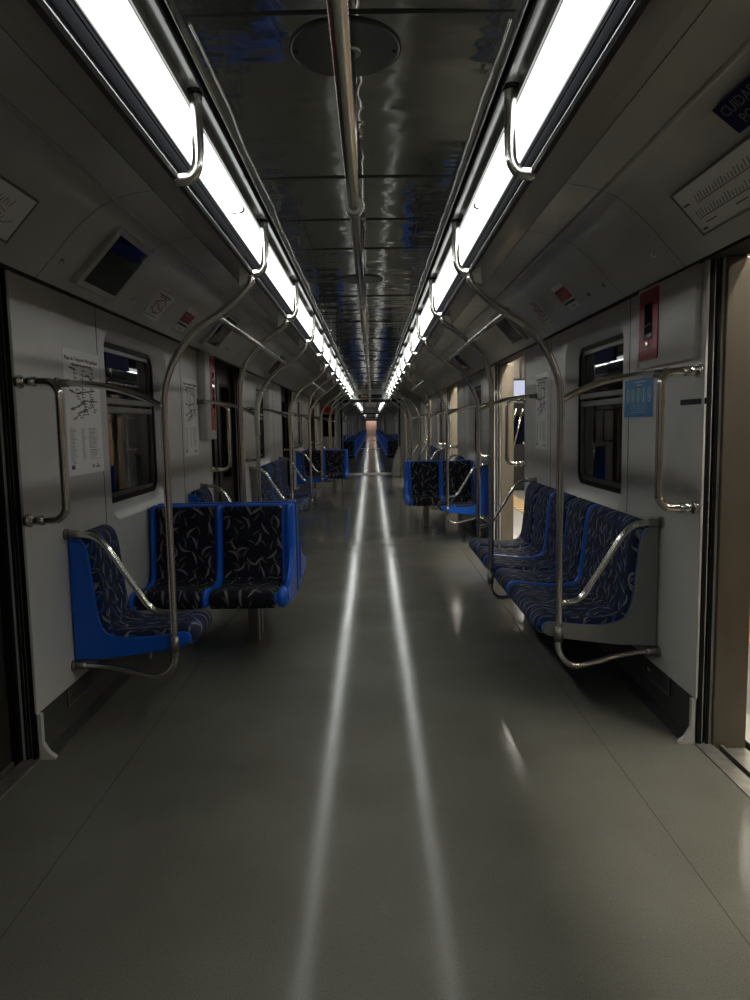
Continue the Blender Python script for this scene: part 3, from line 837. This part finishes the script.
# network map poster, left near; another on right wall and beyond
def poster(s,y0,y1,z0,z1,label):
    W=y1-y0; H=z1-z0; rd=-1 if s>0 else 1
    F=wallF(s,(y0+y1)/2,(z0+z1)/2,.0006)
    root=thing('map_poster',label,'poster',(s*1.41,(y0+y1)/2,(z0+z1)/2)); root_inv=Matrix.Translation(-Vector(root.location))
    F=root_inv@F
    obj('sheet',fbox(bmesh.new(),F,-W/2,W/2,-H/2,H/2,0,.0012),'paper',root)
    bm=text_bm('Mapa do Transporte Metropolitano',W*.064,F@Matrix.Translation((0,H/2-.045,.0018)))
    bm=text_bm('Metropolitan Transport Network',W*.040,F@Matrix.Translation((0,H/2-.072,.0018)),bm)
    obj('title',bm,'ink',root)
    rr=random.Random(3); bm=bmesh.new()
    # radial network diagram
    cx,cy=0,H*.12
    lines=[[(-.10,H*.40),(-.10,H*.26),(-.07,H*.14),(.0,H*.06),(.06,-H*.02)],[(.0,H*.36),(.0,H*.22),(-.02,H*.14),(.02,H*.04),(-.03,-H*.05)],
           [(.13,H*.38),(.12,H*.25),(.08,H*.17),(.10,H*.08),(.15,H*.0)],[(-.17,H*.18),(-.08,H*.15),(.02,H*.17),(.15,H*.19)],
           [(-.16,H*.02),(-.08,H*.05),(.03,H*.10),(.16,H*.10)],[(-.12,-H*.06),(-.05,H*.0),(.05,H*.03),(.13,H*.13)],[(.03,H*.30),(.07,H*.31),(.10,H*.27)],[(-.15,H*.36),(-.10,H*.34)]]
    for l in lines:
        l=[(x*W/.44,y) for x,y in l]; fline(bm,F,l,.0035,.0018)
        for a,b in zip(l,l[1:]):
            for i in range(4):
                t=(i+.5)/4; x=a[0]+(b[0]-a[0])*t; y_=a[1]+(b[1]-a[1])*t
                fbox(bm,F,x-.004,x+.004,y_-.004,y_+.004,.0012,.0022)
                dx=rr.choice((-1,1)); fbox(bm,F,min(x+dx*.010,x+dx*.034),max(x+dx*.010,x+dx*.034),y_-.002,y_+.002,.0012,.0018)
    obj('diagram',bm,'ink',root)
    bm=bmesh.new()
    for c0_,c1_,y_a,y_b in ((-.19,-.11,-.13,-.42),(-.05,.0,-.13,-.38),(.04,.17,-.13,-.29),(.05,.17,-.31,-.37)):
        yy=y_a*H
        while yy>y_b*H:
            fbox(bm,F,c0_*W/.44,(c0_+(c1_-c0_)*rr.uniform(.5,1))*W/.44,yy,yy+.0022,.0012,.0016); yy-=.0065
        obj('index',bm,'inkgrey',root); bm=bmesh.new()
    fline(bm,F,[(.05*W/.44,-.305*H),(.18*W/.44,-.305*H),(.18*W/.44,-.38*H),(.05*W/.44,-.38*H)],.002,.0016,True)
    obj('index_outline',bm,'inkgrey',root)
    bm=bmesh.new(); fbox(bm,F,-.19*W/.44,-.15*W/.44,-.45*H,-.42*H,.0012,.0018); fbox(bm,F,.07*W/.44,.09*W/.44,-.455*H,-.43*H,.0012,.0018)
    fbox(bm,F,.11*W/.44,.17*W/.44,-.455*H,-.445*H,.0012,.0018); fbox(bm,F,.13*W/.44,.14*W/.44,-.445*H,-.42*H,.0012,.0018); obj('emblem',bm,'ink',root)
    return root
poster(-1,3.44,3.885,1.18,1.79,'white transport network map poster on the left wall between grab handle and window')
poster(1,5.68,6.07,1.18,1.79,'pale map poster on the right wall beyond the window, before the second door')
poster(-1,5.60,6.04,1.18,1.79,'pale map poster on the left wall beyond the first window')
# emergency unit on the right wall (red), and the long red one on the left
def emergency(s,y0,y1,z0,z1,label,bx=(0,0,0,0),dp=.03):
    W=y1-y0; H=z1-z0
    root=thing('emergency_sign',label,'sign',(s*1.41,(y0+y1)/2,(z0+z1)/2)); I=Matrix.Translation(-Vector(root.location))
    F=I@wallF(s,(y0+y1)/2,(z0+z1)/2,dp+.001)
    bm=box(bmesh.new(),*sorted((s*1.415,s*(1.41-dp))),*bx,.012); bm.transform(I); obj('casing',bm,'wall',root,smooth=True,auto=40)
    bm=bmesh.new(); lp=rrect(-W/2,W/2,-H/2,H/2,.012,4); vs=[bm.verts.new(F@Vector((x,y,.0005))) for x,y in lp]; vs2=[bm.verts.new(F@Vector((x,y,.004))) for x,y in lp]
    bm.faces.new(vs2); [bm.faces.new([vs[i],vs[(i+1)%len(vs)],vs2[(i+1)%len(vs)],vs2[i]]) for i in range(len(vs))]
    obj('plate',bm,'red',root)
    bm=bmesh.new(); fline(bm,F,rrect(-W/2+.004,W/2-.004,-H/2+.004,H/2-.004,.010,4),.003,.0046,True); obj('outline',bm,'pink',root)
    bm=fbox(bmesh.new(),F,-W*.20,W*.22,-H*.20,H*.30,.001,.006,.0015); obj('glass_panel',bm,'screen',root)
    bm=text_bm('EMERGÊNCIA',W*.155,F@Matrix.Translation((0,H*.39,.005))); bm=text_bm('EMERGENCY',W*.10,F@Matrix.Translation((0,H*.345,.005)),bm); obj('lettering',bm,'pink',root)
    bm=bmesh.new(); fbox(bm,F,-W*.18,W*.18,-H*.42,-H*.33,.004,.0055); obj('label_plate',bm,'pink',root)
    for q0,q1 in ((-.08,.0),(.08,.14)): obj('label_plate',fbox(bmesh.new(),F,-W*.36,-W*.27,H*q0,H*q1,.004,.0055),'pink',root)
    bm=bmesh.new(); tube(bm,[F@Vector((0,-H*.27,.004)),F@Vector((0,-H*.27,.012))],W*.045,12); obj('latch',bm,'steel',root); obj('pull_bar',T([F@Vector((-W*.17,-H*.03,.008)),F@Vector((W*.2,H*.0,.012))],.004,8),'steel',root)
    bm=fbox(bmesh.new(),F,-W/2,W/2,H/2+.004,H/2+.012,.0,.01,.002); obj('cap_strip',bm,'steel',root)
emergency(1,3.43,3.665,1.69,2.025,'red emergency panel with dark glass high on the right wall beside the door',(3.05,3.70,1.652,2.04),.028)
emergency(-1,6.24,6.43,1.38,2.0,'tall narrow red emergency sign on the left wall before the second door',(6.085,6.44,1.30,2.04),.07)
# blue notice with five oval pictograms
root=thing('blue_notice','blue notice with five pale oval pictograms on the right wall under the red panel','sign',(1.41,3.745,1.515)); I=Matrix.Translation(-Vector(root.location))
F=I@wallF(1,3.745,1.515,.0004)
obj('sheet',fbox(bmesh.new(),F,-.20,.20,-.098,.098,0,.0012),'stblue',root)
bm=bmesh.new()
for i in range(5):
    cx=-.148+i*.074; lp=[(cx+.027*math.cos(a),.012+.034*math.sin(a)) for a in [2*PI*j/24 for j in range(24)]]
    fline(bm,F,lp,.006,.0018,True)
    fbox(bm,F,cx-.008,cx+.008,-.012,.022,.0012,.0018); vs=[bm.verts.new(F@Vector((cx+.007*math.cos(a),.031+.007*math.sin(a),.0018))) for a in [2*PI*j/10 for j in range(10)]]; bm.faces.new(vs)
obj('pictogram',bm,'lightblue',root)
bm=bmesh.new(); rr=random.Random(5)
fbox(bm,F,-.06,.10,.078,.083,.0012,.0018); fbox(bm,F,-.03,.06,.062,.067,.0012,.0018)
for y_ in (-.035,-.045,-.055,-.066,-.076): fbox(bm,F,-.12*rr.uniform(.6,1),.12*rr.uniform(.6,1),y_,y_+.0022,.0012,.0016)
obj('text_lines',bm,'lightblue',root)
root=tag(obj('black_label',fbox(bmesh.new(),wallF(1,3.10,1.475,.0004),-.13,.13,-.012,.012,0,.002),'black'),'small black strip label on the right wall behind the near grab handle','label')

# cove panels: line maps, screens, stickers, latches
def cov(s,y,al,base): 
    root=base; root.location=coveF(s,y,al,.0).translation; return Matrix.Translation(-Vector(root.location))
def line_map(s,y0,y1,label):
    root=thing('line_map',label,'map'); ym=(y0+y1)/2; I=cov(s,ym,.185,root); F=I@coveF(s,ym,.185,.012); W=y1-y0; H=.185
    obj('frame',(lambda bm:[fbox(bm,F,-W/2-.008,W/2+.008,-H/2-.008,-H/2,-.012,.004),fbox(bm,F,-W/2-.008,W/2+.008,H/2,H/2+.008,-.012,.004),fbox(bm,F,-W/2-.008,-W/2,-H/2,H/2,-.012,.004),fbox(bm,F,W/2,W/2+.008,-H/2,H/2,-.012,.004)] and bm)(bmesh.new()),'inkgrey',root)
    obj('sheet',fbox(bmesh.new(),F,-W/2,W/2,-H/2,H/2,-.012,.001),'paper',root)
    bm=bmesh.new(); rr=random.Random(11)
    xs=[-W/2+.05+i*.022 for i in range(int((W-.15)/.022))]
    for base,n in ((.022,0),(-.035,1)):
        for i,x in enumerate(xs):
            if n==0 and i<3: continue
            l=rr.uniform(.02,.034); fline(bm,F,[(x,base+.003),(x+l*.35,base+l)],.004,.0016)
    fline(bm,F,[(-W/2+.05,-.036),(W/2-.1,-.036),(W/2-.05,-.015)],.003,.0016)
    for i in range(2): fbox(bm,F,-W/2+.07+i*.22,-W/2+.15+i*.22,-.062,-.058,.001,.0016)
    fbox(bm,F,-W/2+.02,-W/2+.055,-.082,-.075,.001,.0016); fbox(bm,F,-W/2+.015,-W/2+.06,.03,.036,.001,.0016)
    obj('station_names',bm,'ink',root)
    bm=bmesh.new(); fline(bm,F,[(-W/2+.11,.020),(W/2-.2,.020),(W/2-.12,.0)],.003,.0017); obj('red_line',bm,'redink',root)
    bm=bmesh.new(); fline(bm,F,[(.02,-.035),(W/2-.12,-.06)],.003,.0018); obj('green_line',bm,'teal',root)
line_map(1,1.50,2.86,'framed line map above the open door at the right edge')
line_map(-1,1.50,2.80,'framed line map above the closed door at the left edge')
def screen(s,y0,label):
    root=thing('video_screen',label,'screen'); ym=y0+.28; I=cov(s,ym,.235,root); F=I@coveF(s,ym,.235,0)
    bm=bmesh.new(); b2=bmesh.new(); box(b2,-.27,.27,-.19,.18,-.004,.032,.008)
    for v in b2.verts:
        if v.co.z>0: v.co.x*=.93; v.co.y*=.93
    b2.transform(F); me=bpy.data.meshes.new('x'); b2.to_mesh(me); bm.from_mesh(me)
    obj('housing',bm,'cove',root)
    obj('display',fbox(bmesh.new(),F,-.205,.205,-.14,.135,.028,.0335,.001),'screen',root)
screen(-1,3.42,'dark video screen in the cove panel above the left map poster')
screen(-1,5.95,'second dark video screen high on the left, before the second door')
screen(1,6.05,'dark video screen high on the right, before the second door')
screen(-1,9.4,'small dark video screen high on the left in the second bay')
screen(1,9.3,'small dark video screen high on the right in the second bay')
def sticker(s,yc,al,w,h,kind,label):
    root=thing('sticker',label,'sticker'); I=cov(s,yc,al,root); F=I@coveF(s,yc,al,.0025)
    obj('sheet',fbox(bmesh.new(),F,-w/2,w/2,-h/2,h/2,-.003,.001),'white' if kind!='navy' else 'navy',root)
    if kind=='heart':
        bm=bmesh.new(); k=.9
        loop=[(-.02,.045),(.02,.06),(.045,.03),(.03,.0),(.05,-.02),(.03,-.05),(-.01,-.055),(-.035,-.03),(-.05,-.025),(-.03,.0),(-.05,.02)]
        fline(bm,F,[(x*w/.13*k,y*k) for x,y in loop],.008,.0018,True); fline(bm,F,[(-.03*w/.13,.02),(0,0),(.03*w/.13,-.02)],.008,.0018); fline(bm,F,[(0,.03),(0,-.03)],.006,.0018)
        obj('symbol',bm,'redink',root)
        bm=bmesh.new(); fbox(bm,F,-w*.4,w*.4,h*.36,h*.40,.001,.0016); fbox(bm,F,-w*.3,w*.3,h*.30,h*.33,.001,.0016); fbox(bm,F,-w*.4,w*.3,-h*.38,-h*.36,.001,.0016); obj('text_lines',bm,'ink',root)
    if kind=='red':
        bm=bmesh.new(); fbox(bm,F,-w/2+.004,w/2-.004,-h*.12,h*.30,.001,.0016); obj('red_field',bm,'redink',root)
        bm=bmesh.new(); fbox(bm,F,-w/2+.004,w/2-.004,-h*.27,-h*.18,.001,.0016); fbox(bm,F,-w*.1,w*.2,-h*.40,-h*.37,.001,.0016); obj('text_bar',bm,'ink',root)
        bm=bmesh.new(); fbox(bm,F,-w*.35,w*.3,h*.15,h*.19,.0016,.0021); fbox(bm,F,-w*.2,w*.25,h*.02,h*.06,.0016,.0021); obj('text_lines',bm,'pink',root)
    if kind=='navy':
        bm=text_bm('CUIDADO NÃO',.050,F@Matrix.Translation((-.0,.022,.0015))); bm=text_bm('PORTA',.050,F@Matrix.Translation((-.06,-.028,.0015)),bm); obj('lettering',bm,'inkgrey',root)
sticker(-1,4.63,.155,.30,.20,'heart','white sticker with a red zigzag symbol in the left cove')
sticker(-1,5.28,.165,.26,.19,'red','red and white sticker in the left cove beyond the white one')
sticker(1,4.66,.185,.24,.20,'red','red and white sticker in the right cove')
sticker(1,5.32,.20,.22,.22,'heart','white sticker with a red zigzag symbol in the right cove')
sticker(1,2.10,.36,.40,.11,'navy','dark navy sticker with two lines of lettering above the right line map')
# latches (small knobs)
kb=None
for s,ys in ((-1,(3.26,4.21,6.0,6.9)),(1,(3.33,4.03,4.30,5.9))):
    for i,yk in enumerate(ys):
        side='left' if s<0 else 'right'
        lab='small round panel latch in the %s cove, %s from the camera'%(side,ordw[i] if i else 'nearest')
        p=coveF(s,yk,.12).translation
        nrm=(coveF(s,yk,.12).to_3x3()@Vector((0,0,1)))
        if s<0: n_=nrm
        tag(obj('panel_latch',tube(tube(bmesh.new(),[nrm*-.004,nrm*.003],.014,14),[nrm*.003,nrm*.012],.007,10),'steel',loc=p,smooth=False),lab,'latch','cove panel latches')
# joints of the cove panels
for s in (-1,1):
    bm=bmesh.new()
    for yj in (3.17,3.92,5.15,6.32,8.3,9.05,10.3,11.45,13.4,14.2,15.4,16.6,18.5):
        a=[(s*(x-.0016),z-.002) for x,z in CP]; extr(bm,a,yj,yj+.005,closed=False)
    struct('trim_15',bm,'groove')
bm=bmesh.new()
bm=extr(bm,[(.56,0),(.80,0),(.80,.80),(.745,.78),(.70,.60),(.59,.40)],19.75,20.19); bmesh.ops.bevel(bm,geom=bm.edges[:],offset=.02,segments=2,affect='EDGES')
struct('trim_21',bm,'greyshell',smooth=True,auto=40)
# soft ribs moulded along the coves
for s in (-1,1):
    bm=bmesh.new()
    for al in ((1.045,2.366),(1.02,2.374)):
        pass
    tube(bm,[(s*1.035,CAR0,2.374),(s*1.035,CAR_END,2.374)],.012,16)
    struct('trim_16',bm,'cove')
# vent plates low on the walls
vp=None
for s,k,w in ((-1,0,'left'),(1,0,'right')):
    yk=3.30; Fv=lambda:wallF(s,3.44,.155,-.010)
    root=thing('vent_plate','small framed access plate low on the %s wall under the near seat'%w,'plate',(s*1.41,3.44,.155),0,'low access plates'); I=Matrix.Translation(-Vector(root.location)); F=I@Fv()
    obj('plate',fbox(bmesh.new(),F,-.15,.15,-.05,.05,0,.004,.001),'kick',root)
    bm=bmesh.new(); fline(bm,F,rrect(-.15,.15,-.05,.05,.01,3),.010,.006,True); obj('rim',bm,'inkgrey',root)
    bm=bmesh.new(); fbox(bm,F,-.11,-.08,-.02,.0,.004,.008,.002); obj('latch',bm,'steel',root)
# stickers on windows and on the left door
tag(obj('window_sticker',B(1.503,1.506,4.42,4.80,1.765,1.845),'navy'),'dark blue sticker at the top of the right window','sticker')
tag(obj('window_sticker',B(-1.506,-1.503,4.26,4.66,1.765,1.845),'navy'),'dark blue sticker at the top of the left window','sticker')
tag(obj('door_sticker',B(-1.518,-1.514,6.72,6.90,1.76,1.90),'yellow'),'yellow sticker on the second closed door on the left','sticker')
# end wall cabinet with glass, LED sign
root=thing('end_cabinet','dark glass panel with a red header in the far end wall, left of the gangway','cabinet',(-1.15,CAR_END-.03,0))
obj('frame',B(-.20,.22,-.02,.0,.75,2.0,.005),'portal',root); obj('pane',B(-.17,.19,-.024,-.018,1.10,1.72,.002),'screen',root); obj('header',B(-.19,.21,-.026,-.016,1.75,1.92,.002),'red',root)
root=thing('destination_display','small orange LED sign over the gangway at the car end','sign',(0,CAR_END-.04,2.19))
obj('housing',B(-.33,.33,-.02,.03,-.05,.05,.004),'black',root)
bm=bmesh.new(); rr=random.Random(9)
for i in range(12):
    x=-.25+i*.026
    for j in range(3):
        if rr.random()<.7: box(bm,x,x+.014,-.023,-.0205,-.02+j*.014,-.012+j*.014)
obj('led_segments',bm,'led',root)
obj('slot',B(.10,.28,-.024,-.019,-.02,.0),'groove',root)
# poles at the portal
for s in (-1,1):
    tag(obj('end_post',T([(0,0,0),(0,0,2.2)],.03,14),'portal',loc=(s*.96,CAR_END-.10,0)),'pale vertical post beside the gangway on the %s'%('left' if s<0 else 'right'),'post','gangway posts')

# ------------------------------------------------------------------ station outside (right) and neighbouring train (left)
struct('floor',B(1.72,7.0,-6,60,-.35,-.06),'platform',label='platform floor')
struct('trim_17',B(1.70,1.86,-6,60,-.06,-.045,.003),'platform_edge')
struct('trim_18',(lambda bm:[box(bm,2.45,2.85,y_,y_+.30,-.06,-.052) for y_ in [(-6+i*.34) for i in range(150)]] and bm)(bmesh.new()),'tactile')
struct('wall_station',B(6.2,6.4,-6,60,-.1,4.2),'stone')
struct('ceiling_station',B(1.75,6.4,-6,60,3.6,3.7),'concrete')
pc=None
for i,yy in enumerate((0.5,7.2,16.5,23,30)):
    bm=B(4.4,4.9,yy,yy+.5,-.06,3.6,.03)
    tag(obj('station_pillar',bm,'platform'),'pale square pillar on the platform outside the right doors','pillar','platform pillars')
pl=None
for i,yy in enumerate((2.0,7.9,13.8,19.7,25.6)):
    lab='long platform lamp over the platform edge outside the right doors'
    if pl is None:
        pl=thing('platform_lamp',lab,'lamp',(1.97,yy,3.0),0,'platform edge lamps')
        obj('tube',B(-.065,.065,0,5.2,-.03,-.0,.01),'plamp',pl); obj('housing',B(-.11,.11,-.05,5.25,0,.05,.008),'steeldark',pl)
        for yq in (.6,4.6): obj('hanger',T([(0,yq,.04),(0,yq,.60)],.012,8),'steeldark',pl)
    else: dup(pl,(1.97,yy,3.0),0,lab,'platform edge lamps')
# hanging display and metalwork seen through the second door
root=thing('platform_display','lit pale blue display hanging over the platform, seen through the second right door','display',(2.95,14.2,2.05)); 
obj('screen_panel',B(-.45,.45,-.03,-.025,-.16,.16),'display',root); obj('housing',B(-.48,.48,-.025,.08,-.2,.2,.01),'darkcloth',root); obj('hanger',T([(0,.03,.2),(0,.03,1.55)],.02),'steeldark',root)
root=thing('ticket_machine','tall dark glossy metal cabinet on the platform seen through the second right door','cabinet',(3.25,15.5,-.06))
bm=B(-.45,.55,0,.7,0,1.9,.04); obj('body',bm,'darkcloth',root)
obj('window',B(-.3,.4,-.01,0,1.0,1.6),'screen',root)
bm=bmesh.new(); tube(bm,[(-.35,-.05,.9),(-.15,-.05,1.75)],.03); tube(bm,[(-.2,-.05,.9),(0,-.05,1.75)],.02); tube(bm,[(.0,-.06,1.0),(.25,-.06,1.0)],.05); obj('rail',bm,'steel',root)
# neighbouring train
root=thing('neighbouring_train','red passenger train on the next track, seen through the left windows','train',(-3.6,0,0))
obj('body',B(-2.6,0,-4,40,.2,3.2,.08),'trainred',root)
bm=bmesh.new()
for i in range(14): box(bm,-.02,.01,-3+i*3.1,-3+i*3.1+1.3,-.1+.35,2.15,.01)
obj('door',bm,'darkcloth',root)
bm=bmesh.new()
for i in range(14): box(bm,-.01,.006,-1.5+i*3.1,-1.5+i*3.1+1.2,1.2,2.0,.01)
obj('window',bm,'screen',root)
struct('floor_track',B(-7,-1.6,-6,60,-1.2,-1.1),'concrete')
struct('wall_tunnel',B(-7.2,-7,-6,60,-1.2,4.5),'concrete')
tl=thing('tunnel_lamp','small bright tunnel lamp reflected beyond the left window','lamp',(-2.4,8.6,3.0))
obj('tube',B(-.05,.05,0,.9,-.03,0),'plamp',tl); obj('housing',B(-.08,.08,-.03,.93,0,.04),'steeldark',tl); obj('post',T([(0,.9,.02),(0,.9,-4.1)],.03,10),'steeldark',tl)

# ------------------------------------------------------------------ area lights, among them an added fill
def area(name,loc,rot,sx,sy,e,col):
    l=bpy.data.lights.new(name,'AREA'); l.shape='RECTANGLE'; l.size=sx; l.size_y=sy; l.energy=e; l.color=col
    o=bpy.data.objects.new(name,l); COL.objects.link(o); o.location=loc; o.rotation_euler=rot; return o
area('platform_ceiling_lamp',(4.2,6,3.55),(0,math.radians(15),0),.6,14,260,(1,.92,.78))
area('platform_ceiling_lamp',(4.2,22,3.55),(0,math.radians(15),0),.6,14,700,(1,.92,.78))
area('train_fill_light',(-2.3,5.5,3.6),(0,math.radians(-25),0),.3,6,250,(1,.95,.9))  # unseen fill light added to brighten the neighbouring train
area('end_room_lamp',(0,CARS[-1][1]+.7,2.3),(0,0,0),2,1,22,(1,.8,.7))
w=bpy.data.worlds.new('w'); S.world=w; w.use_nodes=True; w.node_tree.nodes['Background'].inputs[0].default_value=(.6,.7,1,1); w.node_tree.nodes['Background'].inputs[1].default_value=.004

# ------------------------------------------------------------------ camera
cam=bpy.data.cameras.new('camera'); co=bpy.data.objects.new('camera',cam); COL.objects.link(co); S.camera=co
cam.sensor_fit='VERTICAL'; cam.sensor_height=36; cam.lens=722*36/1000; cam.clip_start=.05; cam.clip_end=400
pitch,yaw,roll=map(math.radians,(-5.932,.150,-1.0))
cy,sy=math.cos(yaw),math.sin(yaw)
fwd=Vector((sy*math.cos(pitch),cy*math.cos(pitch),math.sin(pitch))); right=Vector((cy,-sy,0)); up=right.cross(fwd)
c,s_=math.cos(roll),math.sin(roll); r2=c*right+s_*up; u2=-s_*right+c*up
co.matrix_world=Matrix(((r2.x,u2.x,-fwd.x,.035),(r2.y,u2.y,-fwd.y,0),(r2.z,u2.z,-fwd.z,1.40),(0,0,0,1)))
S.view_settings.view_transform='Standard'; S.view_settings.look='None'; S.view_settings.gamma=1; S.view_settings.exposure=-.05; S.view_settings.use_curve_mapping=False
S.cycles.max_bounces=8; S.cycles.diffuse_bounces=4; S.cycles.glossy_bounces=5; S.cycles.transparent_max_bounces=12
